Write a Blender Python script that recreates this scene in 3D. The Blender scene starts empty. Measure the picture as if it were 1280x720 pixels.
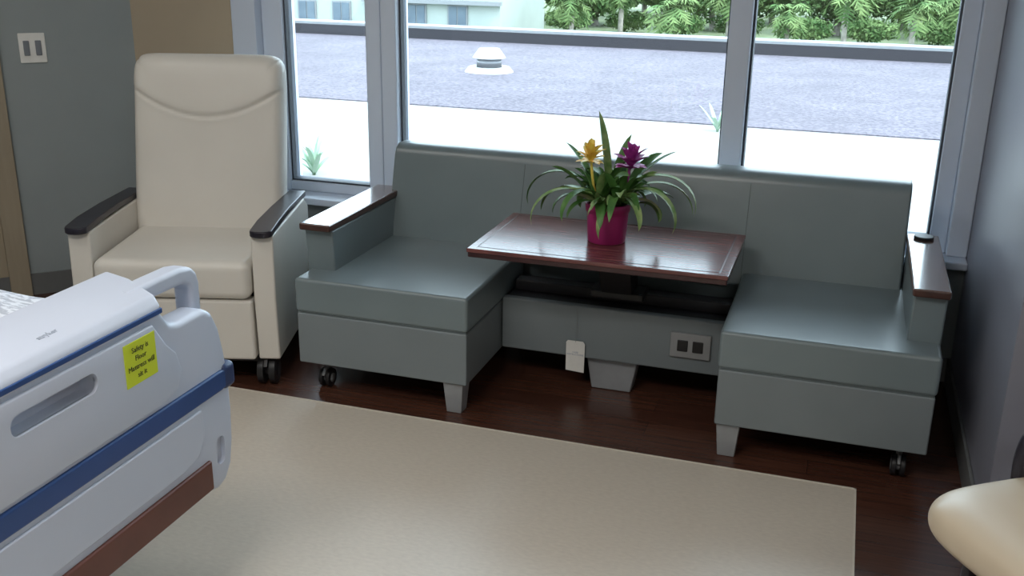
import bpy, bmesh, math, random
from mathutils import Vector, Matrix
random.seed(7)
SC = bpy.context.scene
COL = SC.collection
SC.view_settings.view_transform = 'Standard'

def lin(v):
    v /= 255.0
    return v/12.92 if v <= 0.04045 else ((v+0.055)/1.055)**2.4
def C(r, g, b): return (lin(r), lin(g), lin(b), 1.0)
def E(r, g, b, k=.60): return (lin(r)*k, lin(g)*k, lin(b)*k, 1.0)

# ---------------------------------------------------------------- materials
def mat(name, col, rough=0.5, col2=None, scale=20.0, detail=4.0, stretch=(1,1,1), bump=0.0, bscale=300.0,
        metallic=0.0, coat=0.0, spec=0.5, sharp=None, patch=None):
    m = bpy.data.materials.new(name); m.use_nodes = True
    nt = m.node_tree; b = nt.nodes['Principled BSDF']
    b.inputs['Base Color'].default_value = col
    b.inputs['Roughness'].default_value = rough
    b.inputs['Metallic'].default_value = metallic
    b.inputs['Coat Weight'].default_value = coat
    b.inputs['Coat Roughness'].default_value = 0.12
    b.inputs['Specular IOR Level'].default_value = spec
    tc = nt.nodes.new('ShaderNodeTexCoord')
    mp = nt.nodes.new('ShaderNodeMapping'); mp.inputs['Scale'].default_value = stretch
    nt.links.new(tc.outputs['Object'], mp.inputs['Vector'])
    if col2 is None:
        col2 = tuple(min(1, x*0.92) for x in col[:3])+(1,)
    n = nt.nodes.new('ShaderNodeTexNoise'); n.inputs['Scale'].default_value = scale
    n.inputs['Detail'].default_value = detail
    nt.links.new(mp.outputs[0], n.inputs['Vector'])
    r = nt.nodes.new('ShaderNodeValToRGB')
    lo, hi = sharp if sharp else (0.35, 0.65)
    r.color_ramp.elements[0].position = lo; r.color_ramp.elements[0].color = col
    r.color_ramp.elements[1].position = hi; r.color_ramp.elements[1].color = col2
    nt.links.new(n.outputs['Fac'], r.inputs['Fac'])
    out = r.outputs['Color']
    if patch:   # broad mottling: (scale, low, high)
        n3 = nt.nodes.new('ShaderNodeTexNoise'); n3.inputs['Scale'].default_value = patch[0]; n3.inputs['Detail'].default_value = 5
        nt.links.new(tc.outputs['Object'], n3.inputs['Vector'])
        r3 = nt.nodes.new('ShaderNodeValToRGB')
        r3.color_ramp.elements[0].position = .35; r3.color_ramp.elements[0].color = (patch[1],)*3+(1,)
        r3.color_ramp.elements[1].position = .65; r3.color_ramp.elements[1].color = (patch[2],)*3+(1,)
        nt.links.new(n3.outputs['Fac'], r3.inputs['Fac'])
        mx = nt.nodes.new('ShaderNodeMix'); mx.data_type = 'RGBA'; mx.blend_type = 'MULTIPLY'; mx.inputs[0].default_value = 1
        nt.links.new(out, mx.inputs[6]); nt.links.new(r3.outputs['Color'], mx.inputs[7]); out = mx.outputs[2]
    nt.links.new(out, b.inputs['Base Color'])
    if bump > 0:
        n2 = nt.nodes.new('ShaderNodeTexNoise'); n2.inputs['Scale'].default_value = bscale
        nt.links.new(tc.outputs['Object'], n2.inputs['Vector'])
        bp = nt.nodes.new('ShaderNodeBump'); bp.inputs['Strength'].default_value = bump
        bp.inputs['Distance'].default_value = 0.004
        nt.links.new(n2.outputs['Fac'], bp.inputs['Height'])
        nt.links.new(bp.outputs[0], b.inputs['Normal'])
    return m

def wood_floor():
    m = bpy.data.materials.new('dark_wood_planks'); m.use_nodes = True
    nt = m.node_tree; b = nt.nodes['Principled BSDF']
    tc = nt.nodes.new('ShaderNodeTexCoord')
    br = nt.nodes.new('ShaderNodeTexBrick')
    br.inputs['Color1'].default_value = C(84,54,42); br.inputs['Color2'].default_value = C(74,46,37)
    br.inputs['Mortar'].default_value = C(50,32,26)
    br.inputs['Scale'].default_value = 1.0; br.inputs['Mortar Size'].default_value = 0.0012
    br.inputs['Brick Width'].default_value = 1.1; br.inputs['Row Height'].default_value = 0.1
    nt.links.new(tc.outputs['Object'], br.inputs['Vector'])
    mp = nt.nodes.new('ShaderNodeMapping'); mp.inputs['Scale'].default_value = (2, 40, 2)
    nt.links.new(tc.outputs['Object'], mp.inputs['Vector'])
    n = nt.nodes.new('ShaderNodeTexNoise'); n.inputs['Scale'].default_value = 2; n.inputs['Detail'].default_value = 6
    nt.links.new(mp.outputs[0], n.inputs['Vector'])
    r = nt.nodes.new('ShaderNodeValToRGB')
    r.color_ramp.elements[0].position = .3; r.color_ramp.elements[0].color = (.72,.7,.7,1)
    r.color_ramp.elements[1].position = .7; r.color_ramp.elements[1].color = (1.15,1.15,1.15,1)
    nt.links.new(n.outputs['Fac'], r.inputs['Fac'])
    mx = nt.nodes.new('ShaderNodeMix'); mx.data_type = 'RGBA'; mx.blend_type = 'MULTIPLY'
    mx.inputs[0].default_value = 1
    nt.links.new(br.outputs['Color'], mx.inputs[6]); nt.links.new(r.outputs['Color'], mx.inputs[7])
    nt.links.new(mx.outputs[2], b.inputs['Base Color'])
    b.inputs['Roughness'].default_value = 0.26
    return m

def glass_mat():
    m = bpy.data.materials.new('window_glass'); m.use_nodes = True
    nt = m.node_tree
    for n in list(nt.nodes): nt.nodes.remove(n)
    o = nt.nodes.new('ShaderNodeOutputMaterial')
    t = nt.nodes.new('ShaderNodeBsdfTransparent'); t.inputs[0].default_value = (.95,.98,.98,1)
    g = nt.nodes.new('ShaderNodeBsdfGlossy'); g.inputs['Roughness'].default_value = 0.02
    f = nt.nodes.new('ShaderNodeFresnel'); f.inputs['IOR'].default_value = 1.45
    mx = nt.nodes.new('ShaderNodeMixShader')
    nt.links.new(f.outputs[0], mx.inputs[0]); nt.links.new(t.outputs[0], mx.inputs[1])
    nt.links.new(g.outputs[0], mx.inputs[2]); nt.links.new(mx.outputs[0], o.inputs[0])
    return m

M = {}
M['vinyl'] = mat('sage_vinyl', C(119,132,136), 0.30, C(115,128,132), 5, bump=.04, bscale=420, spec=.6)
M['vinyl_seam'] = mat('sage_piping', C(96,107,110), 0.5)
M['fabric'] = mat('grey_vinyl', C(123,132,136), 0.42, C(119,128,132), 5, bump=.04, bscale=420)
M['legsilver'] = mat('satin_silver', C(158,162,166), 0.45, metallic=.2)
M['cream'] = mat('cream_vinyl', C(217,213,205), 0.42, C(213,209,201), 4, bump=.04, bscale=380)
M['blackcap'] = mat('espresso_arm_cap', C(40,38,50), 0.3, C(32,30,40), 30, stretch=(1,8,1))
M['capsheen'] = mat('walnut_cap_sheen', C(116,96,90), 0.2, C(96,76,71), 14, stretch=(8,1,1), coat=1.0)  # cap top: wood colour lightened to paint in the window's sheen
M['capedge'] = mat('walnut_cap_edge', C(84,58,52), 0.3, C(66,46,42), 14)
M['tabletop'] = mat('mahogany_top', C(122,74,72), 0.24, C(92,53,52), 7, stretch=(1,14,1), coat=.15, detail=8)
M['tableedge'] = mat('dark_mahogany_edge', C(62,32,34), 0.28, C(50,25,27), 8, stretch=(1,14,1), coat=.2)
M['inlay'] = mat('dark_inlay_line', C(50,28,30), 0.4)
M['darkplastic'] = mat('black_plastic', C(30,30,33), 0.45)
M['greyplastic'] = mat('grey_plastic', C(128,130,132), 0.5)
M['outletplate'] = mat('outlet_plate', C(150,152,153), 0.5)
M['darkdeck'] = mat('dark_deck', C(44,44,49), 0.5)
M['white'] = mat('white_plastic', C(196,203,218), 0.38, C(192,199,214), 3)
M['whitemetal'] = mat('window_frame_paint', C(216,226,242), 0.4, C(211,221,237), 3)
M['gasket'] = mat('dark_gasket', C(72,78,88), 0.6)
M['blue'] = mat('blue_stripe', C(44,76,134), 0.38, C(41,72,126), 5)
M['bluedark'] = mat('navy_bumper', C(44,60,100), 0.4)
M['brown'] = mat('red_brown_bumper', C(104,62,52), 0.45, C(94,55,46), 8)
M['yellow'] = mat('yellow_sticker', C(206,220,44), 0.6, C(200,214,40), 4)
M['ink'] = mat('dark_ink', C(64,74,30), 0.7)
M['greyink'] = mat('grey_ink', C(166,174,188), 0.7)
M['sheet'] = mat('printed_sheet', C(218,223,232), 0.8, C(176,182,194), 90, sharp=(.5,.56), stretch=(.4,1,1), bump=.2, bscale=30)
M['mattress'] = mat('mattress_cover', C(120,140,160), 0.7)
M['paper'] = mat('white_paper', C(232,232,228), 0.7)
M['walllg'] = mat('grey_green_wall', C(148,156,157), 0.8, C(144,152,153), 3, bump=.05, bscale=200)
M['wallbeige'] = mat('tan_wall', C(182,168,146), 0.8, C(177,163,142), 3)
M['wallright'] = mat('blue_grey_wall', C(136,138,150), 0.34, C(132,134,146), 3)
M['wallwhite'] = mat('off_white_wall', C(205,202,196), 0.85, C(200,197,190), 3)
M['ceil'] = mat('ceiling_tile', C(225,225,220), 0.9, C(215,215,210), 40)
M['door'] = mat('tan_door', C(158,146,126), 0.55, C(150,138,119), 6, stretch=(6,6,.6))
M['base'] = mat('base_vinyl', C(108,110,110), 0.6)
M['woodfloor'] = wood_floor()
M['creamfloor'] = mat('cream_sheet_floor', C(208,200,187), 0.36, C(198,190,178), 60, detail=10, sharp=(.3,.7), stretch=(.8,1.8,1))
M['glass'] = glass_mat()
M['pot'] = mat('magenta_pot', C(172,48,116), 0.4, C(160,40,106), 6)
M['soil'] = mat('potting_soil', C(50,36,26), 0.9, C(30,22,16), 60, bump=.5, bscale=80)
M['leaf'] = mat('strap_leaf_green', C(94,138,70), 0.45, C(64,110,54), 18)
M['leafpale'] = mat('variegated_leaf', C(160,184,122), 0.45, C(110,150,84), 30)
M['fyellow'] = mat('yellow_bract', C(240,220,104), 0.5, C(236,190,90), 40)
M['fpink'] = mat('magenta_bract', C(186,70,160), 0.5, C(154,52,140), 40)
M['roofwhite'] = mat('pale_roof_membrane', E(178,177,173,.56), 0.9, E(172,171,168,.56), 1.2)
M['gravel'] = mat('roof_gravel', E(138,130,142,.52), 0.95, E(88,83,96,.52), 30, detail=12, sharp=(.34,.66), bump=.4, bscale=25, patch=(1.5,.88,1.1))
M['parapet'] = mat('dark_parapet', E(56,54,62,.5), 0.8)
M['coping'] = mat('pale_coping', E(160,164,168,.55), 0.6)
M['vent'] = mat('vent_white', E(190,193,197,.62), 0.5)
M['ground'] = mat('grass_ground', E(140,154,116,.55), 0.95, E(120,138,98,.55), .6)
M['road'] = mat('pale_road', E(180,182,178,.55), 0.9)
M['bldg'] = mat('pale_stucco', E(184,194,188,.65), 0.9, E(178,188,182,.65), 1)
M['bldgband'] = mat('teal_band', E(140,168,160,.65), 0.8)
M['bldgglass'] = mat('building_glass', E(110,126,140,.65), 0.3, E(86,102,118,.65), 1)
M['treeleaf'] = mat('tree_foliage', E(126,150,96,.62), 0.9, E(70,104,58,.62), 1.3, spec=.1)
M['palmleaf'] = mat('palm_foliage', E(142,164,108,.62), 0.9, E(92,126,76,.62), 1.6, spec=.1)
M['trunk'] = mat('palm_trunk', E(180,172,162,.65), 0.9, E(144,138,130,.65), 6)
M['agave'] = mat('pale_green_leaf', E(178,202,180,.75), .8, E(160,190,164,.75), 12, spec=.1)
M['beige']=mat('beige_vinyl', C(206,191,168), .4, C(201,186,163), 5, bump=.04, bscale=380)
M['rocker']=mat('switch_grey',C(120,126,134),.5)
M['edge']=mat('floor_edge_strip', C(216,210,198), .5)

# ---------------------------------------------------------------- helpers
def thing(name, loc, label, category, rot=0.0, group=None):
    e = bpy.data.objects.new(name, None); e.empty_display_size = .1
    e.location = loc; e.rotation_euler = (0,0,rot)
    e['label'] = label; e['category'] = category
    if group: e['group'] = group
    COL.objects.link(e); return e

def finish(bm, name, m, parent=None, world=False, smooth=True, label=None, wn=True):
    if world and parent is not None:
        o = Vector((0,0,0)); p = parent
        while p is not None: o += p.location; p = p.parent
        bmesh.ops.translate(bm, verts=bm.verts, vec=-o)
    bmesh.ops.recalc_face_normals(bm, faces=bm.faces)
    me = bpy.data.meshes.new(name); bm.to_mesh(me); bm.free()
    for mm in (m if isinstance(m, (list,tuple)) else [m]): me.materials.append(mm)
    if smooth:
        for p in me.polygons: p.use_smooth = True
    ob = bpy.data.objects.new(name, me); COL.objects.link(ob)
    if smooth and wn:
        w = ob.modifiers.new('wn', 'WEIGHTED_NORMAL'); w.keep_sharp = True
    if parent is not None: ob.parent = parent
    if label: ob['label'] = label
    return ob

def cut(target_bm, cutter_bm):
    ma = bpy.data.meshes.new('a'); bmesh.ops.recalc_face_normals(target_bm, faces=target_bm.faces); target_bm.to_mesh(ma); target_bm.free()
    mb = bpy.data.meshes.new('b'); bmesh.ops.recalc_face_normals(cutter_bm, faces=cutter_bm.faces); cutter_bm.to_mesh(mb); cutter_bm.free()
    oa = bpy.data.objects.new('a', ma); ob = bpy.data.objects.new('b', mb)
    COL.objects.link(oa); COL.objects.link(ob)
    md = oa.modifiers.new('d', 'BOOLEAN'); md.operation = 'DIFFERENCE'; md.object = ob; md.solver = 'EXACT'
    dg = bpy.context.evaluated_depsgraph_get(); dg.update()
    res = bpy.data.meshes.new_from_object(oa.evaluated_get(dg))
    out = bmesh.new(); out.from_mesh(res)
    bpy.data.objects.remove(oa); bpy.data.objects.remove(ob)
    for m_ in (ma, mb, res): bpy.data.meshes.remove(m_)
    return out

def box(x0,x1,y0,y1,z0,z1, bev=0.0, seg=3, bm=None):
    out = bm or bmesh.new()
    t = bmesh.new()
    bmesh.ops.create_cube(t, size=1)
    for v in t.verts:
        v.co = Vector(((x0+x1)/2+v.co.x*(x1-x0), (y0+y1)/2+v.co.y*(y1-y0), (z0+z1)/2+v.co.z*(z1-z0)))
    if bev > 0:
        bmesh.ops.bevel(t, geom=t.edges[:], offset=bev, segments=seg, profile=.5, affect='EDGES', clamp_overlap=True)
    return merge(out, t)

def merge(out, t):
    me = bpy.data.meshes.new('tmp'); t.to_mesh(me); t.free()
    out.from_mesh(me); bpy.data.meshes.remove(me); return out

def prism(pts, axis, lo, hi, bev=0.0, seg=3, bm=None):
    """pts: 2D outline; axis 'x' -> (y,z), 'y' -> (x,z), 'z' -> (x,y)"""
    out = bm or bmesh.new(); t = bmesh.new()
    def mk(p, h):
        return {'x':(h,p[0],p[1]), 'y':(p[0],h,p[1]), 'z':(p[0],p[1],h)}[axis]
    a = [t.verts.new(mk(p,lo)) for p in pts]; b = [t.verts.new(mk(p,hi)) for p in pts]
    t.faces.new(a); t.faces.new(b[::-1])
    n = len(pts)
    for i in range(n): t.faces.new((a[i],b[i],b[(i+1)%n],a[(i+1)%n]))
    bmesh.ops.recalc_face_normals(t, faces=t.faces)
    if bev > 0:
        ed = [e for e in t.edges if abs(e.calc_face_angle(0)) > 0.5]
        bmesh.ops.bevel(t, geom=ed, offset=bev, segments=seg, profile=.5, affect='EDGES', clamp_overlap=True)
    return merge(out, t)

def cyl(c, r1, r2, h, axis='z', seg=28, bev=0.0, bm=None):
    out = bm or bmesh.new(); t = bmesh.new()
    bmesh.ops.create_cone(t, cap_ends=True, segments=seg, radius1=r1, radius2=r2, depth=h)
    bmesh.ops.translate(t, verts=t.verts, vec=(0,0,h/2))
    if bev > 0:
        ed = [e for e in t.edges if e.calc_face_angle(0) > 0.9]
        bmesh.ops.bevel(t, geom=ed, offset=bev, segments=2, profile=.5, affect='EDGES')
    if axis == 'x': bmesh.ops.rotate(t, verts=t.verts, matrix=Matrix.Rotation(math.pi/2,3,'Y'))
    if axis == 'y': bmesh.ops.rotate(t, verts=t.verts, matrix=Matrix.Rotation(-math.pi/2,3,'X'))
    bmesh.ops.translate(t, verts=t.verts, vec=c)
    return merge(out, t)

def catmull(pts, n=8):
    pts = [Vector(p) for p in pts]; res = []
    P = [pts[0]*2-pts[1]] + pts + [pts[-1]*2-pts[-2]]
    for i in range(1, len(P)-2):
        for k in range(n):
            t = k/n; p0,p1,p2,p3 = P[i-1],P[i],P[i+1],P[i+2]
            res.append(.5*((2*p1)+(-p0+p2)*t+(2*p0-5*p1+4*p2-p3)*t*t+(-p0+3*p1-3*p2+p3)*t**3))
    res.append(pts[-1]); return res

def tube(pts, r, seg=12, bm=None, n=8):
    out = bm or bmesh.new()
    path = catmull(pts, n); rings = []; prev = None
    for i, p in enumerate(path):
        d = (path[min(i+1,len(path)-1)]-path[max(i-1,0)]).normalized()
        if prev is None:
            a = d.orthogonal().normalized()
        else:
            a = (prev - d*prev.dot(d)).normalized()
        prev = a; b = d.cross(a)
        rr = r(i/(len(path)-1)) if callable(r) else r
        rings.append([out.verts.new(p+(a*math.cos(2*math.pi*k/seg)+b*math.sin(2*math.pi*k/seg))*rr) for k in range(seg)])
    for i in range(len(rings)-1):
        for k in range(seg):
            out.faces.new((rings[i][k],rings[i][(k+1)%seg],rings[i+1][(k+1)%seg],rings[i+1][k]))
    out.faces.new(rings[0][::-1]); out.faces.new(rings[-1])
    return out

def pillow(w, h, t, nx=40, nz=50, n=7, groove=None, bulge=None, corner=9):
    bm = bmesh.new(); F = {}; B = {}
    for i in range(nx+1):
        for j in range(nz+1):
            u = math.sin((i/nx*2-1)*math.pi/2); v = math.sin((j/nz*2-1)*math.pi/2)
            e = (max(0,1-abs(u)**n)**(1/2.6))*(max(0,1-abs(v)**n)**(1/2.6))
            k = 1.0
            rr = (abs(u)**corner+abs(v)**corner)
            m_ = max(abs(u),abs(v))
            if rr > 0 and m_ > 0: k = 1+(m_/(rr**(1/corner))-1)*m_**4
            x = u*k*w/2; z = h/2+v*k*h/2
            yf = -t/2*e
            if bulge: yf -= bulge(u, v)*e
            if groove: yf += groove(u, v)*e
            F[i,j] = bm.verts.new((x, yf, z))
            B[i,j] = F[i,j] if (i in (0,nx) or j in (0,nz)) else bm.verts.new((x, t/2*e, z))
    for i in range(nx):
        for j in range(nz):
            bm.faces.new((F[i,j],F[i+1,j],F[i+1,j+1],F[i,j+1]))
            q = (B[i,j],B[i,j+1],B[i+1,j+1],B[i+1,j])
            try: bm.faces.new(q)
            except ValueError: pass
    return bm

def text(s, size, parent, mt, loc, rot, name='lettering', align='CENTER', spacing=1.0):
    cu = bpy.data.curves.new(name, 'FONT'); cu.body = s; cu.size = size; cu.align_x = align; cu.align_y = 'CENTER'
    cu.space_line = spacing; cu.extrude = 0.0004; cu.resolution_u = 2
    tmp = bpy.data.objects.new('t', cu); COL.objects.link(tmp)
    dg = bpy.context.evaluated_depsgraph_get(); dg.update()
    me = bpy.data.meshes.new_from_object(tmp.evaluated_get(dg))
    bpy.data.objects.remove(tmp); bpy.data.curves.remove(cu)
    me.materials.clear(); me.materials.append(mt)
    ob = bpy.data.objects.new(name, me); COL.objects.link(ob)
    ob.parent = parent; ob.location = loc; ob.rotation_euler = rot
    return ob

def structure(bm, name, m, smooth=False):
    ob = finish(bm, name, m, smooth=smooth); ob['kind'] = 'structure'; return ob

def caster(parent, x, y, r=0.035, top=0.12, name='caster', metal=None, world=False):
    bm = bmesh.new()
    cyl((x-r*.62,y,r), r, r, r*.45, 'x', 24, .003, bm)
    cyl((x+r*.17,y,r), r, r, r*.45, 'x', 24, .003, bm)
    ob = finish(bm, name, M['darkplastic'], parent, world)
    b2 = cyl((x-r*.17,y,r), r*.35, r*.35, r*.34, 'x', 16)
    prism([(y-r*1.0,r*1.5),(y-r*.5,r*2.2),(y+r*.8,r*2.3),(y+r*.9,r*.9),(y+r*.3,r*.7)], 'x', x-r*.14, x+r*.14, .002, 2, b2)
    cyl((x,y+r*.3,r*1.6), r*.28, r*.28, top-r*1.6+.002, 'z', 14, 0, b2)
    cyl((x-r*.66,y,r), r*.5, r*.5, r*1.32, 'x', 18, 0, b2)
    f = finish(b2, 'fork', metal or M['greyplastic'], parent, world)
    f.parent = ob
    return ob

# ================================================================ ROOM SHELL
bm = bmesh.new()
def quad(x0,x1,y0,y1,z,mi):
    f = bm.faces.new([bm.verts.new(p) for p in ((x0,y0,z),(x1,y0,z),(x1,y1,z),(x0,y1,z))]); f.material_index = mi
quad(-4.3,.15,-2.4,3.055,0,1)
quad(.15,2.6,-2.4,3.055,0,0)
quad(-4.3,2.6,3.055,4.3,0,0)
me = bpy.data.meshes.new('floor'); bm.to_mesh(me); bm.free()
me.materials.append(M['woodfloor']); me.materials.append(M['creamfloor'])
fl = bpy.data.objects.new('floor', me); COL.objects.link(fl); fl['kind'] = 'structure'
b = box(-4.0,.154,3.052,3.058,0,.002); box(.148,.154,-2.3,3.058,0,.002,bm=b)
structure(b, 'trim_1', M['edge'])

CZ = 2.7
structure(box(-4.4,2.7,-2.5,4.3,CZ,CZ+.12), 'ceiling', M['ceil'])
structure(box(-3.3,-2.62,4.05,4.3,0,CZ), 'wall_tan', M['wallbeige'])
b = box(-2.62,.48,4.05,4.3,0,.47); box(-2.62,.48,4.05,4.3,2.42,CZ,bm=b)
structure(b, 'wall_window', M['walllg'])
L = Vector((-3.14,4.05)); s = 1.05
pts = [(L.x,L.y),(L.x-s,L.y-s),(L.x-s-.1,L.y-s+.1),(L.x-.02,L.y+.22)]
structure(prism(pts,'z',0,CZ), 'wall_angled', M['walllg'])
structure(box(-4.35,-4.19,-2.4,3.05,0,CZ), 'wall_left', M['walllg'])
structure(box(-4.3,2.6,-2.5,-2.4,0,CZ), 'wall_back', M['wallwhite'])
structure(box(.48,2.6,2.8,4.3,0,CZ), 'wall_right', M['wallright'])
structure(box(2.5,2.6,-2.4,2.8,0,CZ), 'wall_far_right', M['wallwhite'])
structure(box(-3.13,-2.62,4.038,4.05,0,.1,.003,2), 'baseboard_tan', M['base'])
structure(box(-2.62,.48,4.038,4.05,0,.1,.003,2), 'baseboard_window', M['base'])
structure(prism([(L.x,L.y-.002),(L.x-s,L.y-s-.002),(L.x-s+.008,L.y-s-.012),(L.x+.008,L.y-.012)],'z',0,.1), 'baseboard_angled', M['base'])
structure(box(.468,.48,2.79,4.05,0,.1,.003,2), 'baseboard_right', M['base'])
structure(box(.468,2.5,2.788,2.8,0,.1,.003,2), 'baseboard_return', M['base'])
structure(box(-2.62,.48,3.985,4.3,.47,.5,.006,2), 'trim_2', M['whitemetal'])

d = Vector((-1,-1)).normalized(); nrm = Vector((1,-1)).normalized()
def angled_box(s0,s1,z0,z1,t0,t1,bev=.003):
    q = [L+d*s0+nrm*t0, L+d*s1+nrm*t0, L+d*s1+nrm*t1, L+d*s0+nrm*t1]
    return prism([(p.x,p.y) for p in q],'z',z0,z1,bev,2)
dr = bpy.data.objects.new('door_1', None); COL.objects.link(dr); dr['kind']='structure'
finish(angled_box(.56,.65,0,2.15,.001,.03), 'door_casing', M['door'], dr)
finish(angled_box(.65,1.45,0,2.1,.001,.012), 'door_leaf', M['door'], dr)

sp = L+d*.425+nrm*.003
sw = thing('light_switch', (sp.x,sp.y,1.125), 'white two-gang light switch plate on grey wall', 'light switch', rot=math.radians(45))
finish(box(-.054,.054,-.006,.0,-.064,.064,.003,2), 'switch_plate', M['paper'], sw)
for x in (-.024,.024):
    finish(box(x-.012,x+.012,-.012,-.004,-.032,.032,.002,2), 'rocker', M['rocker'], sw)

YW = 4.15
win = bpy.data.objects.new('window_1', None); win.location=(0,YW,0); COL.objects.link(win); win['kind']='structure'
panes = [(-2.40,-2.0),(-1.85,-.47),(-.386,.343)]
b = bmesh.new()
box(-2.62,-2.50,4.05,4.30,.5,2.42,.004,2,b)
box(-2.50,-2.40,4.10,4.22,.5,2.42,.006,2,b)
box(-2.0,-1.93,4.10,4.22,.5,2.42,.006,2,b)
box(-1.92,-1.85,4.08,4.22,.5,2.42,.006,2,b)
box(-.47,-.386,4.08,4.22,.5,2.42,.006,2,b)
box(.343,.405,4.10,4.22,.5,2.42,.006,2,b)
box(.405,.48,4.06,4.30,.5,2.42,.006,2,b)
box(-2.5,.42,4.11,4.21,.5,.545,.006,2,b)
box(-2.5,.42,4.11,4.21,2.35,2.42,.006,2,b)
finish(b, 'window_frame', M['whitemetal'], win, True)
for (a,c) in panes:
    b = bmesh.new(); g=.008
    box(a,a+g,4.12,4.18,.545,2.35,0,1,b); box(c-g,c,4.12,4.18,.545,2.35,0,1,b)
    box(a,c,4.12,4.18,.545,.545+g,0,1,b); box(a,c,4.12,4.18,2.338,2.35,0,1,b)
    finish(b, 'glazing_gasket', M['gasket'], win, True, smooth=False)
    finish(box(a+.005,c-.005,4.15,4.153,.55,2.345), 'glass_pane', M['glass'], win, True, smooth=False)

# ================================================================ SOFA
sofa = thing('sofa', (-.74,3.55,0), 'grey-green vinyl sleeper sofa with fold-down centre table below the window', 'sofa')
def S(bm, name, m, **k): return finish(bm, name, m, sofa, True, **k)
for (xa,xb) in ((-1.83,-1.165),(-.31,.35)):
    S(box(xa,xb,3.11,3.76,.319,.447,.014,4), 'seat_cushion', M['vinyl'])
    S(box(xa+.004,xb-.004,3.114,3.95,.12,.314,.006,2), 'seat_base', M['fabric'], label='grey vinyl lower base')
    S(box(xa+.007,xb-.007,3.118,3.76,.312,.321,.002,2), 'piping', M['vinyl_seam'])
prof = [(3.735,.40),(3.755,.50),(3.83,.77),(3.845,.797),(3.87,.81),(3.94,.81),(3.965,.79),(3.975,.75),(3.975,.13),(3.80,.13),(3.80,.40)]
bk_ = S(prism(prof,'x',-1.752,.243,.009,3), 'backrest', M['vinyl'])
sprof = [(y-.0002,z) for (y,z) in prof[:3]]+[(3.95,.70),(3.85,.42)]
for x in (-1.19,-.315):
    o=S(prism(sprof,'x',x-.0007,x+.0007), 'backrest_seam', M['vinyl_seam']); o.parent=bk_
for (xa,xb) in ((-1.84,-1.728),(.25,.35)):
    arm = S(prism([(3.235,.44),(3.225,.60),(3.85,.60),(3.87,.42),(3.24,.42)],'x',xa,xb,.008,3), 'armrest', M['vinyl'])
    cb = prism([(xa-.006,3.195),(xb+.004,3.195),(xb+.004,3.86),(xa-.006,3.86)],'z',.602,.628,.006,3)
    cb.faces.ensure_lookup_table(); cb.normal_update()
    for f_ in cb.faces:
        if f_.normal.z < .7: f_.material_index = 1
    cap = S(cb, 'arm_cap', [M['capsheen'],M['capedge']], label='glossy dark wood arm cap')
    cap.parent = arm
S(cyl((.30,3.80,.627),.034,.034,.012,'z',24,.003), 'cup_ring', M['darkplastic'])
S(box(-1.165,-.31,3.485,3.52,.13,.335,.008,2), 'front_panel', M['fabric'])
S(box(-1.163,-.312,3.50,3.80,.29,.325,.004,2), 'centre_deck', M['darkdeck'])
S(box(-1.15,-.325,3.60,3.66,.325,.37,.006,2), 'deck_rail', M['darkdeck'])
S(prism([(-.84,.14),(-.64,.14),(-.665,0),(-.815,0)],'y',3.52,3.60,.006,2), 'centre_foot', M['legsilver'])
for (x,y) in ((-1.225,3.165),(-.262,3.165),(-1.225,3.85),(-.262,3.85)):
    bm = bmesh.new()
    t=.038; c=.028
    a=[bm.verts.new((x+sx*t,y+sy*t,.121)) for sx,sy in ((-1,-1),(1,-1),(1,1),(-1,1))]
    e=[bm.verts.new((x+sx*c,y+sy*c,0)) for sx,sy in ((-1,-1),(1,-1),(1,1),(-1,1))]
    bm.faces.new(a); bm.faces.new(e[::-1])
    for i in range(4): bm.faces.new((a[i],e[i],e[(i+1)%4],a[(i+1)%4]))
    bmesh.ops.bevel(bm, geom=bm.edges[:], offset=.003, segments=2, profile=.5, affect='EDGES')
    S(bm, 'leg', M['legsilver'])
for (x,y) in ((-1.76,3.20),(.275,3.20),(-1.76,3.86),(.275,3.86)):
    caster(sofa, x, y, .035, .12, world=True)
outl = S(box(-.52,-.375,3.472,3.486,.19,.283,.003,2), 'power_outlet', M['outletplate'], label='grey power outlet in the sofa base')
for x in (-.475,-.42):
    o = S(box(x-.019,x+.019,3.468,3.474,.215,.258,.003,2), 'socket', M['darkplastic']); o.parent = outl
tab = S(box(-1.175,-.305,3.14,3.645,.588,.608,.004,2), 'fold_down_table', M['tableedge'])
bm = box(-1.178,-.302,3.137,3.648,.606,.62,.003,2)
bm.faces.ensure_lookup_table()
top = max(bm.faces, key=lambda f: f.calc_area() if f.normal.z > .9 and f.calc_center_median().z > .615 else 0)
r = bmesh.ops.inset_region(bm, faces=[top], thickness=.035, depth=0)
r = bmesh.ops.inset_region(bm, faces=[top], thickness=.006, depth=-.001)
for f in r['faces']: f.material_index = 1
r = bmesh.ops.inset_region(bm, faces=[top], thickness=.002, depth=.001)
for f in r['faces']: f.material_index = 1
tt = S(bm, 'table_top', [M['tabletop'], M['inlay']], label='glossy mahogany table top with inlaid border line', smooth=False)
tt.parent = tab
br = box(-.86,-.62,3.42,3.60,.55,.59,.006,2)
prism([(3.45,.56),(3.62,.56),(3.64,.36),(3.55,.36)],'x',-.80,-.68,.006,2,br)
box(-.84,-.64,3.54,3.66,.355,.385,.005,2,br)
o = S(br, 'table_support', M['darkplastic'], label='black steel table bracket'); o.parent = tab

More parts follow.
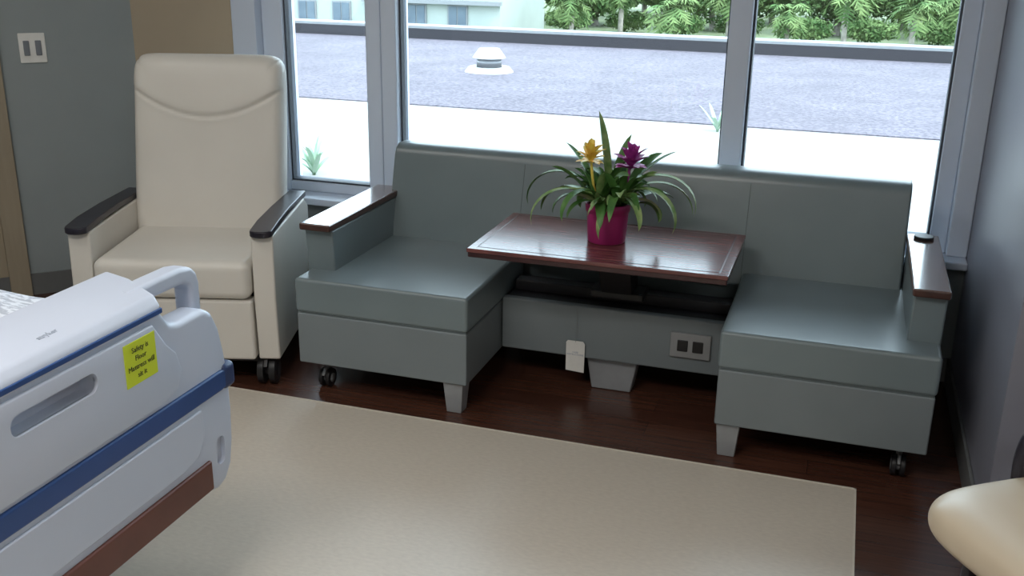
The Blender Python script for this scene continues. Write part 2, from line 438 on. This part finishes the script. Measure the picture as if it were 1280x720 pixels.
tag = thing('hang_tag', (-.87,3.474,.08), 'white printed care tag hanging from sofa front panel', 'tag')
bm = prism([(-.035,.0),(.035,-.004),(.036,.11),(.028,.12),(-.03,.12),(-.036,.112)],'y',-.0015,.0)
finish(bm, 'tag_card', M['paper'], tag, smooth=False)
finish(tube([(0,-.001,.115),(.004,-.004,.17),(0,.004,.25)], .0009, 6), 'tag_string', M['greyplastic'], tag)
text('CARE\nINSTRUCTIONS', .009, tag, M['greyink'], (0,-.002,.07), (math.pi/2,0,0))

# ================================================================ POTTED BROMELIADS
pl = thing('potted_bromeliad', (-.755,3.40,.62), 'bromeliads with yellow and magenta blooms in magenta pot', 'potted plant')
bm = bmesh.new(); prof=[(0,0),(.063,0),(.066,.004),(.072,.10),(.072,.108),(.077,.110),(.079,.137),(.074,.139),(.069,.12),(0,.118)]
NS=36; rings=[]
for (rr,zz) in prof:
    rings.append([bm.verts.new((max(rr,.0001)*math.cos(2*math.pi*k/NS), max(rr,.0001)*math.sin(2*math.pi*k/NS), zz)) for k in range(NS)])
for i in range(len(rings)-1):
    for k in range(NS): bm.faces.new((rings[i][k],rings[i][(k+1)%NS],rings[i+1][(k+1)%NS],rings[i+1][k]))
finish(bm, 'pot', M['pot'], pl, wn=False)
finish(cyl((0,0,.116),.067,.067,.008,'z',28), 'soil', M['soil'], pl)

def ribbon(bm, base, az, length, elev, droop, width, n=12, fold=.18, mi=0, twist=0):
    p = Vector(base); e = elev; step = length/n; prev=None
    dirh = Vector((math.cos(az), math.sin(az), 0)); side = Vector((-math.sin(az), math.cos(az), 0))
    for i in range(n+1):
        t = i/n
        w = width*(.6+.4*math.sin(min(1,t*1.6)*math.pi/2))*(1-t**5)**.8
        up = Vector((0,0,1))*math.cos(e)-dirh*math.sin(e)
        sd = (side*math.cos(twist*t)+up*math.sin(twist*t))
        a = bm.verts.new(p-sd*w/2+up*w*fold); c = bm.verts.new(p); b_ = bm.verts.new(p+sd*w/2+up*w*fold)
        if prev:
            for q in ((prev[0],prev[1],c,a),(prev[1],prev[2],b_,c)):
                f = bm.faces.new(q); f.material_index = mi
        prev=(a,c,b_)
        p = p + (dirh*math.cos(e)+Vector((0,0,1))*math.sin(e))*step
        e = e - droop*(step/length)*(.4+1.2*t)
def leafset(centres, bm):
    for (cx,cy,n,lmin,lmax,wd,pale,e0,e1,d0,d1) in centres:
        for i in range(n):
            az = random.uniform(0,2*math.pi)
            ln = random.uniform(lmin,lmax)
            ribbon(bm, (cx+math.cos(az)*.012, cy+math.sin(az)*.012, .12), az, ln, random.uniform(e0,e1), random.uniform(d0,d1), wd*random.uniform(.75,1.25),
                   mi=1 if random.random()<pale else 0, twist=random.uniform(-1.0,1.0))
bm = bmesh.new()
leafset([(-.035,0,22,.14,.25,.036,.3,.3,1.35,.8,3.2),(.04,.01,22,.14,.27,.036,.4,.3,1.35,.8,3.2),(0,-.02,18,.12,.20,.034,.3,.6,1.4,.8,2.6),
         (-.03,0,12,.12,.20,.034,.3,1.0,1.5,.3,1.4),(.04,0,12,.12,.20,.034,.3,1.0,1.5,.3,1.4)], bm)
for az,ln,el,dr_ in ((math.pi,.41,.95,3.0),(math.pi+.45,.36,.7,2.7),(math.pi-.3,.34,.55,2.2),(0.05,.43,1.0,3.1),(.3,.38,.8,2.6),(-.35,.38,.85,3.1),(-.8,.28,.8,2.9),(4.1,.29,.9,3.0)):
    ribbon(bm, (0,0,.12), az, ln, el, dr_, .034, mi=random.randint(0,1), n=16)
ribbon(bm, (.0,.01,.13), 2.6, .32, 1.45, .25, .040, mi=1)
ribbon(bm, (.01,.01,.13), 1.0, .25, 1.40, .5, .038)
ribbon(bm, (.03,.0,.13), .3, .28, 1.0, .7, .036)
ribbon(bm, (-.03,.0,.13), 2.8, .25, 1.15, .7, .036)
finish(bm, 'foliage', [M['leaf'],M['leafpale']], pl, wn=False, label='arching green and variegated strap leaves')
def flower(cx,cy,cz,m,name,lab,sc=1.0):
    bm = bmesh.new()
    for ring,(n,ln,el) in enumerate(((9,.052,.25),(9,.060,.65),(7,.062,1.05),(4,.055,1.4))):
        for i in range(n):
            ribbon(bm,(cx,cy,cz+ring*.009), 2*math.pi*i/n+ring*.4+random.uniform(-.25,.25), ln*sc*random.uniform(.75,1.15), el+random.uniform(-.15,.15), .5, .027*sc, n=6)
    tube([(cx*.4,cy*.4,.12),(cx*.8,cy*.8,(cz+.12)/2),(cx,cy,cz+.02)], .005, 8, bm, 4)
    return finish(bm, name, m, pl, wn=False, label=lab)
flower(-.06,-.03,.275,M['fyellow'],'flower','yellow-orange bract flower',1.05)
flower(.074,-.01,.262,M['fpink'],'flower','magenta bract flower',1.25)

# ================================================================ RECLINER
rec = thing('recliner', (-2.36,3.33,0), 'cream vinyl medical recliner with dark arm caps by the window', 'recliner', rot=math.radians(17))
def R(bm, name, m, **k): return finish(bm, name, m, rec, **k)
sc_ = box(-.285,.285,-.375,.20,.355,.50,.036,6)
for v in sc_.verts:
    if v.co.z > .47: v.co.z += .006*(1-(v.co.x/.285)**2)
R(sc_, 'seat_cushion', M['cream'])
R(box(-.285,.285,-.36,-.29,.12,.352,.012,4), 'footrest_panel', M['cream'])
R(box(-.27,.27,-.29,.30,.10,.36,.01,2), 'seat_frame', M['darkplastic'])
def seam(u): return .34+.30*u*u
def grv(u,v):
    zs = seam(u)
    return .010*math.exp(-((v-zs)/.018)**2) if abs(u)<.985 else 0
def blg(u,v):
    zs = seam(u)
    h = .017/(1+math.exp(-(v-zs)/.03))*(1-.35*max(0,v))
    return h + .005*math.cos(u*1.4)*max(0,1-(v+.1)**2)
bk = pillow(.60,.76,.14,90,130,14,grv,blg,corner=12)
bmesh.ops.rotate(bk, verts=bk.verts, matrix=Matrix.Rotation(math.radians(-13),3,'X'))
bmesh.ops.translate(bk, verts=bk.verts, vec=(0,.14,.415))
R(bk, 'backrest', M['cream'], wn=False)
for sx in (-1,1):
    arm = R(prism([(-.335,.115),(-.350,.36),(-.340,.595),(.20,.60),(.26,.56),(.27,.115)],'x',min(sx*.290,sx*.370),max(sx*.290,sx*.370),.008,3), 'armrest', M['cream'])
    o=[]
    for k in range(9):
        a = math.pi+math.pi*k/8
        o.append((.040*math.cos(a), -.350+.022*math.sin(a)))
    o += [(.040,-.25),(.036,-.05),(.033,.25),(-.033,.25),(-.036,-.05),(-.040,-.25)]
    bm = bmesh.new()
    pts=[(sx*.331+p[0],p[1]) for p in o]
    lay=[]
    for dz,sc2 in ((0,.95),(.004,1),(.020,1),(.024,.95)):
        cx=sx*.331
        ring=[]
        for (x,y) in pts:
            arch = .008*(1-((y+.07)/.32)**2) - .006*max(0,(-y-.28)/.1)
            ring.append(bm.verts.new((cx+(x-cx)*sc2, -.07+(y+.07)*(.99 if sc2<1 else 1), .596+dz+arch)))
        lay.append(ring)
    n=len(pts)
    for a,b_ in zip(lay[:-1],lay[1:]):
        for i in range(n): bm.faces.new((a[i],a[(i+1)%n],b_[(i+1)%n],b_[i]))
    bm.faces.new(lay[0][::-1]); bm.faces.new(lay[-1])
    c = R(bm, 'arm_cap', M['blackcap'], label='slim black arm cap'); c.parent = arm
R(box(-.33,.33,-.27,.30,.075,.115,.008,2), 'base_frame', M['darkplastic'])
for (x,y) in ((-.31,-.28),(.31,-.28),(-.31,.27),(.31,.27)):
    caster(rec, x, y, .055, .11, metal=M['darkplastic'])

# ================================================================ HOSPITAL BED
bed = thing('hospital_bed', (-2.45,1.45,0), 'white hospital bed with blue striped footboard and yellow note', 'bed')
def B(bm, name, m, **k): return finish(bm, name, m, bed, True, **k)
def rrect(y0,y1,z0,z1,r,n=6):
    P=[]
    for (cy,cz,a0) in ((y1-r,z1-r,0),(y0+r,z1-r,90),(y0+r,z0+r,180),(y1-r,z0+r,270)):
        for k in range(n+1):
            a=math.radians(a0+90*k/n); P.append((cy+r*math.cos(a),cz+r*math.sin(a)))
    return P
XF = -1.35
half = [(1.45,.37),(1.84,.37),(1.862,.345),(1.895,.335),(1.93,.345),(1.957,.38),(1.970,.44),(1.975,.52),(1.972,.61),(1.962,.68),(1.948,.74),(1.925,.785),(1.895,.803),(1.80,.805),(1.77,.812),(1.75,.84),(1.735,.862)]
out = half + [(2*1.45-y,z) for (y,z) in half[::-1][:-1]]
slot = rrect(1.405-.114,1.405+.114,.760,.803,.019)
fbm = cut(prism(out,'x',XF-.07,XF,.016,5), prism(slot,'x',XF-.035,XF+.03))
# small latch pocket low on the curved end
fbm = cut(fbm, prism(rrect(1.895,1.93,.40,.47,.014),'x',XF-.012,XF+.03))
fb = B(fbm, 'footboard', M['white'], wn=False, smooth=True)
es = fb.modifiers.new('es','EDGE_SPLIT'); es.split_angle=math.radians(35)
bm = bmesh.new()
sec = [(XF-.20,.872,1.0),(XF-.195,.896,1.0),(XF-.10,.902,.5),(XF-.012,.888,.06),(XF+.006,.868,0),(XF+.006,.846,0),(XF-.02,.832,.1),(XF-.18,.832,.95)]
endA=[bm.verts.new((x,1.735+.085*k,z)) for (x,z,k) in sec]; endB=[bm.verts.new((x,1.165-.085*k,z)) for (x,z,k) in sec]
bm.faces.new(endA); bm.faces.new(endB[::-1])
for i in range(len(sec)): bm.faces.new((endA[i],endB[i],endB[(i+1)%len(sec)],endA[(i+1)%len(sec)]))
bmesh.ops.recalc_face_normals(bm, faces=bm.faces)
bmesh.ops.bevel(bm, geom=[e for e in bm.edges if abs(e.calc_face_angle(0))>.4], offset=.008, segments=3, profile=.5, affect='EDGES')
o = B(bm,'footboard_top',M['white']); o.parent=fb
ct = [(1.45,.645),(1.72,.645),(1.765,.66),(1.785,.70),(1.77,.745),(1.74,.775),(1.70,.835),(1.45,.835)]
ct = ct+[(2.9-y,z) for (y,z) in ct[::-1] if y!=1.45]
fm_ = cut(prism(ct,'x',XF-.003,XF+.008,.005,3), prism(slot,'x',XF-.02,XF+.03))
o = B(fm_,'footboard_facing',M['white'],wn=False); o.parent=fb
es = o.modifiers.new('es','EDGE_SPLIT'); es.split_angle=math.radians(35)
ct = [(1.45,.45),(1.76,.45),(1.82,.465),(1.85,.51),(1.845,.572),(1.45,.572)]
ct = ct+[(2.9-y,z) for (y,z) in ct[::-1] if y!=1.45]
o = B(prism(ct,'x',XF-.003,XF+.006,.004,3),'lower_facing',M['white']); o.parent=fb
hp = [(1.70,.897),(1.80,.898),(1.885,.897),(1.928,.889),(1.948,.870),(1.955,.845),(1.955,.76),(1.918,.76),(1.918,.832),(1.912,.847),(1.895,.856),(1.80,.858),(1.745,.858),(1.70,.858)]
for sgn in (1,-1):
    f=lambda y:(1.45+(y-1.45)*sgn)
    o = B(prism([(f(y),z) for y,z in hp],'x',XF-.100,XF-.048,.012,4),'handle',M['white'],label='flat white loop handle'); o.parent=fb
o = B(box(XF+.0,XF+.009,1.165,1.735,.850,.862,.002,2),'stripe',M['blue'],label='thin blue stripe'); o.parent=fb
o = B(prism([(.93,.585),(1.93,.585),(1.96,.59),(1.980,.61),(1.96,.632),(1.93,.636),(.93,.636)],'x',XF-.075,XF+.007,.006,3),'stripe',M['blue'],label='wide blue bumper stripe'); o.parent=fb
o = B(box(XF-.085,XF+.010,1.938,1.986,.58,.645,.014,3),'end_bumper',M['bluedark']); o.parent=fb
o = B(box(XF-.02,XF+.008,1.03,1.865,.355,.432,.006,3),'bottom_bumper',M['brown'],label='red-brown bottom bumper'); o.parent=fb
st = B(box(XF+.006,XF+.0095,1.60,1.70,.728,.822),'sticky_note',M['yellow'],smooth=False,label='yellow note with handwriting'); st.parent=fb
rotx=(math.pi/2,0,math.pi/2)
t_=text('Safety is\nFloor\nMattress will\nsit it', .0165, bed, M['ink'], (XF+.0100+2.45,1.65-1.45,.775), rotx, spacing=1.15)
t_.parent=fb
t_=text('stryker', .018, bed, M['greyink'], (XF-.045+2.45,1.46-1.45,.8943), (math.radians(9),0,math.pi/2)); t_.parent=fb
B(box(-3.5,-1.60,1.0,1.90,.60,.765,.05,5),'mattress',M['mattress'])
sh = bmesh.new()
nx,ny=60,30; G={}
for i in range(nx+1):
    for j in range(ny+1):
        x=-3.1+1.53*i/nx; v=j/ny*2-1
        y=1.45+v*.475
        z=.795-.045*max(0,(abs(v)-.86)/.14)**2*2+.005*math.sin(x*17+v*4)+.004*math.sin(v*19+x*6)
        if x>-1.66: z -= .12*(x+1.66)
        G[i,j]=sh.verts.new((x,y,z))
for i in range(nx):
    for j in range(ny): sh.faces.new((G[i,j],G[i+1,j],G[i+1,j+1],G[i,j+1]))
ob = B(sh,'blanket',M['sheet'],wn=False,label='white printed bed sheet'); so=ob.modifiers.new('s','SOLIDIFY'); so.thickness=.03
pw = pillow(.62,.42,.14,24,20,5)
bmesh.ops.rotate(pw, verts=pw.verts, matrix=Matrix.Rotation(math.pi/2,3,'X'))
bmesh.ops.rotate(pw, verts=pw.verts, matrix=Matrix.Rotation(math.pi/2,3,'Z'))
bmesh.ops.translate(pw, verts=pw.verts, vec=(-3.5,1.45,.83))
B(pw,'bed_pillow',M['paper'],wn=False)
B(box(-3.5,-1.42,1.05,1.85,.48,.60,.02,3),'bed_frame',M['greyplastic'])
B(box(-3.2,-1.8,1.15,1.75,.2,.30,.02,3),'base_frame',M['white'])
B(box(-3.0,-2.9,1.3,1.6,.28,.5,.01,2),'lift_column',M['greyplastic'])
B(box(-2.1,-2.0,1.3,1.6,.28,.5,.01,2),'lift_column',M['greyplastic'])
B(prism(rrect(.98,1.92,.45,1.05,.08),'x',-3.6,-3.54,.01,2),'headboard',M['white'])
for x in (-3.1,-1.9):
    for y in (1.1,1.8): caster(bed,x,y,.07,.22,world=True)

# ================================================================ GUEST CHAIR
gc = thing('guest_chair', (.622,2.10,0), 'beige vinyl guest chair with dark wooden arms and legs', 'chair', rot=math.radians(-55))
def Gc(bm,name,m,**k): return finish(bm,name,m,gc,**k)
seat = pillow(.58,.58,.13,50,50,6,corner=6)
bmesh.ops.rotate(seat, verts=seat.verts, matrix=Matrix.Rotation(-math.pi/2,3,'X'))
zc=[v.co.y for v in seat.verts]; yc=(min(zc)+max(zc))/2
bmesh.ops.translate(seat, verts=seat.verts, vec=(0,-yc,.445))
Gc(seat,'seat',M['beige'],wn=False)
bkp = pillow(.52,.46,.09,30,30,6)
bmesh.ops.rotate(bkp, verts=bkp.verts, matrix=Matrix.Rotation(math.radians(-10),3,'X'))
bmesh.ops.translate(bkp, verts=bkp.verts, vec=(0,.28,.51))
Gc(bkp,'backrest',M['beige'],wn=False)
for sx in (-1,1):
    Gc(tube([(sx*.22,-.17,0),(sx*.22,-.16,.2),(sx*.22,-.15,.39)],.018,10),'leg',M['blackcap'])
    Gc(tube([(sx*.24,.30,0),(sx*.25,.27,.3),(sx*.25,.29,.6)],.018,10),'leg',M['blackcap'])
    Gc(tube([(sx*.27,-.01,.40),(sx*.28,-.01,.54),(sx*.28,.03,.60),(sx*.27,.15,.61),(sx*.26,.29,.60)],.015,10),'armrest',M['blackcap'])
Gc(box(-.24,.24,-.2,.26,.35,.395,.01,2),'seat_frame',M['blackcap'])

# ================================================================ OUTSIDE
rz=.1
def T(bm,name,m,label,cat,smooth=False,**k):
    ob=finish(bm,name,m,smooth=smooth,**k); ob['label']=label; ob['category']=cat; return ob
T(box(-30,14,4.3,9.0,-.3,rz),'roof_walkway',M['roofwhite'],'pale sunlit roof membrane outside the window','roof')
T(box(-30,14,9.0,15.0,-.3,rz+.01),'gravel_roof',M['gravel'],'purple-grey gravel flat roof beside pale membrane','roof')
T(box(-30,14,15.0,15.25,-3.5,rz+.16),'roof_parapet',M['parapet'],'low dark parapet along the gravel roof edge','parapet')
T(box(-30,14,15.02,15.4,rz+.161,rz+.2),'parapet_coping',M['coping'],'pale metal coping on the dark parapet','coping')
vt=thing('roof_vent',(-4.07,11.6,rz+.01),'white mushroom roof vent standing on gravel','vent')
finish(cyl((0,0,0),.29,.24,.06,'z',28,.005),'vent_base',M['vent'],vt)
finish(cyl((0,0,.06),.15,.14,.12,'z',24),'vent_pipe',M['vent'],vt)
finish(cyl((0,0,.16),.20,.12,.11,'z',28,.01),'vent_cap',M['vent'],vt)
for (x,y,sc,n,w_) in ((-3.33,6.0,.27,14,.04),(-1.03,8.7,.26,11,.035)):  # leaf clusters added as stand-ins for pale green shapes in the panes
    e=thing('pale_leaf_cluster',(x,y,rz),'small pale green spiky leaf cluster added on the roof','plant')
    bm=bmesh.new()
    for i in range(n):
        ribbon(bm,(0,0,0),2*math.pi*i/n+random.uniform(-.3,.3),sc*random.uniform(.6,1.15),random.uniform(.8,1.5),random.uniform(.2,1.0),w_,n=8)
    finish(bm,'leaves',M['agave'],e,wn=False)
T(box(-90,70,15.4,160,-3.2,-3.06),'lawn',M['ground'],'green lawn beyond the building roof','lawn')
T(box(-90,70,40,44.5,-3.06,-3.03),'road',M['road'],'pale concrete road crossing the lawn','road')
bd=thing('neighbouring_building',(-28,47,-3.06),'pale stucco building with teal band and windows','building')
def D(bm,name,m): return finish(bm,name,m,bd,True,smooth=False)
D(box(-45,-15.3,45,52,-3.06,3.5),'building_wall',M['bldg'])
D(box(-45.1,-15.2,44.9,45.0,-.55,.2),'building_band',M['bldgband'])
D(box(-21.9,-15.2,44.6,45.0,-1.32,-1.15),'canopy',M['coping'])
for x in (-29,-27,-24.9,-23.1,-20.9,-19.3,-17.3):
    D(box(x-.48,x+.48,44.93,45.02,-2.35,-1.35),'building_window',M['coping'])
    D(box(x-.41,x-.03,44.9,44.95,-2.28,-1.42),'window_glass',M['bldgglass'])
    D(box(x+.03,x+.41,44.9,44.95,-2.28,-1.42),'window_glass',M['bldgglass'])
def foliage_mesh(name, rx, rz_, n, size, mt):
    me=bpy.data.meshes.new(name); vs=[];fs=[]
    for i in range(n):
        d_=Vector((random.gauss(0,1),random.gauss(0,1),random.gauss(0,1))).normalized()
        rr=random.random()**.35
        lump=1+.12*math.sin(d_.x*5+1)*math.cos(d_.z*6)+.08*math.sin(d_.y*7)
        p=Vector((d_.x*rx*rr*lump,d_.y*rx*rr*lump,d_.z*rz_*rr*lump))
        a=Vector((random.gauss(0,1),random.gauss(0,1),random.gauss(0,1))).normalized(); b_=a.orthogonal().normalized()
        s_=size*random.uniform(.6,1.3)
        k=len(vs); vs+= [p-a*s_,p-b_*s_*.45,p+a*s_,p+b_*s_*.45]; fs.append((k,k+1,k+2,k+3))
    me.from_pydata([tuple(v) for v in vs],[],fs); me.materials.append(mt); return me
fm=[foliage_mesh('foliage',2.7,1.6,4600,.2,M['treeleaf']) for _ in range(2)]
tm_b=tube([(0,0,0),(.1,0,1.0),(0,.1,2.0)],lambda t:.2-.08*t,8)
tm=bpy.data.meshes.new('trunk'); tm_b.to_mesh(tm); tm_b.free(); tm.materials.append(M['trunk'])
trees=[(-20.5+6.4*i,58,1.0) for i in range(6)]+[(-17.3+6.4*i,64,1.05) for i in range(6)]+[(-14.1+6.6*i,70,1.1) for i in range(4)]
for i,(x,y,s_) in enumerate(trees):
    s_*=random.uniform(.92,1.05)
    e=thing('broadleaf_tree',(x+random.uniform(-.5,.5),y,-3.06),'leafy green broadleaf tree on the lawn','tree',rot=random.uniform(0,6),group='trees beyond the roof')
    e.scale=(s_,s_,s_)
    f_=bpy.data.objects.new('foliage',fm[i%2]); f_.parent=e; f_.location=(0,0,2.25); COL.objects.link(f_)
    t2=bpy.data.objects.new('trunk',tm); t2.parent=e; COL.objects.link(t2)
bush=foliage_mesh('foliage',1.3,.5,1700,.11,M['treeleaf'])
for i in range(10):
    e=thing('shrub',(-14.5+3.0*i+random.uniform(-.2,.2),53.6+random.uniform(-.6,.5),-3.06),'low rounded green shrub on the lawn','shrub',rot=random.uniform(0,6),group='shrubs beyond the roof')
    f_=bpy.data.objects.new('foliage',bush); f_.parent=e; f_.location=(0,0,.66); COL.objects.link(f_)
def fronds(nf, seed):
    rnd=random.Random(seed); pb=bmesh.new()
    for i in range(nf):
        az=rnd.uniform(0,6.28); el=rnd.uniform(-.7,1.35); n=9; st_=rnd.uniform(.12,.17)
        p=Vector((0,0,0)); e_=el; dh=Vector((math.cos(az),math.sin(az),0)); sd=Vector((-math.sin(az),math.cos(az),0))
        for k in range(n):
            q=p+(dh*math.cos(e_)+Vector((0,0,1))*math.sin(e_))*st_; e_-=rnd.uniform(.14,.24)
            for s2 in (-1,1):
                ln=.5*math.sin((k+1.5)/(n+1)*math.pi)*rnd.uniform(.7,1.15)
                tip=q+sd*s2*ln+dh*.16+Vector((0,0,-.14*rnd.uniform(.3,1.8)))
                pb.faces.new((pb.verts.new(p),pb.verts.new(q),pb.verts.new(tip)))
            p=q
    pm=bpy.data.meshes.new('fronds'); pb.to_mesh(pm); pb.free(); pm.materials.append(M['palmleaf']); return pm
pms=[fronds(34,1),fronds(46,2),fronds(28,3)]
for i,(x,y,h,k) in enumerate([(-12.8,48,1.9,1),(-10.9,50,2.5,.9),(-8.0,47,1.7,1.1),(-5.8,50,2.3,1.1),(-3.0,48,1.6,.85),(-.6,50,2.4,1.1),(2.2,48,2.0,1),(4.2,51,2.4,1.1),(7.4,49,2.0,.9)]):
    e=thing('palm_tree',(x,y,-3.06),'palm tree with pale trunk and feathery fronds','palm tree',rot=random.uniform(0,6),group='palms beyond the roof')
    finish(tube([(0,0,0),(.06,0,h/2),(0,0,h)],.12,10),'trunk',M['trunk'],e,wn=False)
    o=bpy.data.objects.new('fronds',pms[i%3]); o.parent=e; o.location=(0,0,h); o.scale=(k,k,k); COL.objects.link(o)

# ================================================================ LIGHT
w=bpy.data.worlds.new('World'); SC.world=w; w.use_nodes=True
bg=w.node_tree.nodes['Background']; bg.inputs[0].default_value=(.72,.87,1.0,1); bg.inputs[1].default_value=6.8
def lamp(name,kind,loc,rot,energy,color,**k):
    l=bpy.data.lights.new(name,kind); l.energy=energy; l.color=color
    for a,v in k.items(): setattr(l,a,v)
    o=bpy.data.objects.new(name,l); o.location=loc; o.rotation_euler=rot; COL.objects.link(o); return o
sun=lamp('sun','SUN',(0,0,20),(0,0,0),3.2,(1,.93,.84),angle=.01)
sun.rotation_euler=Vector((.55,-.30,.8)).to_track_quat('Z','Y').to_euler()
lamp('ceiling_light','AREA',(-1.2,.6,2.66),(0,0,0),42,(1,.96,.91),shape='RECTANGLE',size=1.2,size_y=.6)
lamp('ceiling_light','AREA',(-2.6,1.8,2.66),(0,0,0),14,(1,.96,.91),shape='RECTANGLE',size=1.2,size_y=.6)
lamp('ceiling_light','AREA',(1.2,-.2,2.66),(0,0,0),20,(1,.96,.91),shape='RECTANGLE',size=1.2,size_y=.6)

# ================================================================ CAMERA
yaw=math.radians(17.9); pit=math.radians(18.8); rol=.0154
fh=Vector((-math.sin(yaw),math.cos(yaw),0)); rt=Vector((math.cos(yaw),math.sin(yaw),0))
fw=fh*math.cos(pit)-Vector((0,0,1))*math.sin(pit); up=fh*math.sin(pit)+Vector((0,0,1))*math.cos(pit)
r2=rt*math.cos(rol)+up*math.sin(rol); u2=up*math.cos(rol)-rt*math.sin(rol)
cam=bpy.data.cameras.new('camera'); cam.lens=36*1292/1280; cam.sensor_width=36; cam.clip_end=500
co=bpy.data.objects.new('camera',cam)
mw=Matrix((r2,u2,-fw)).transposed().to_4x4(); mw.translation=(0,0,1.62)
co.matrix_world=mw; COL.objects.link(co); SC.camera=co
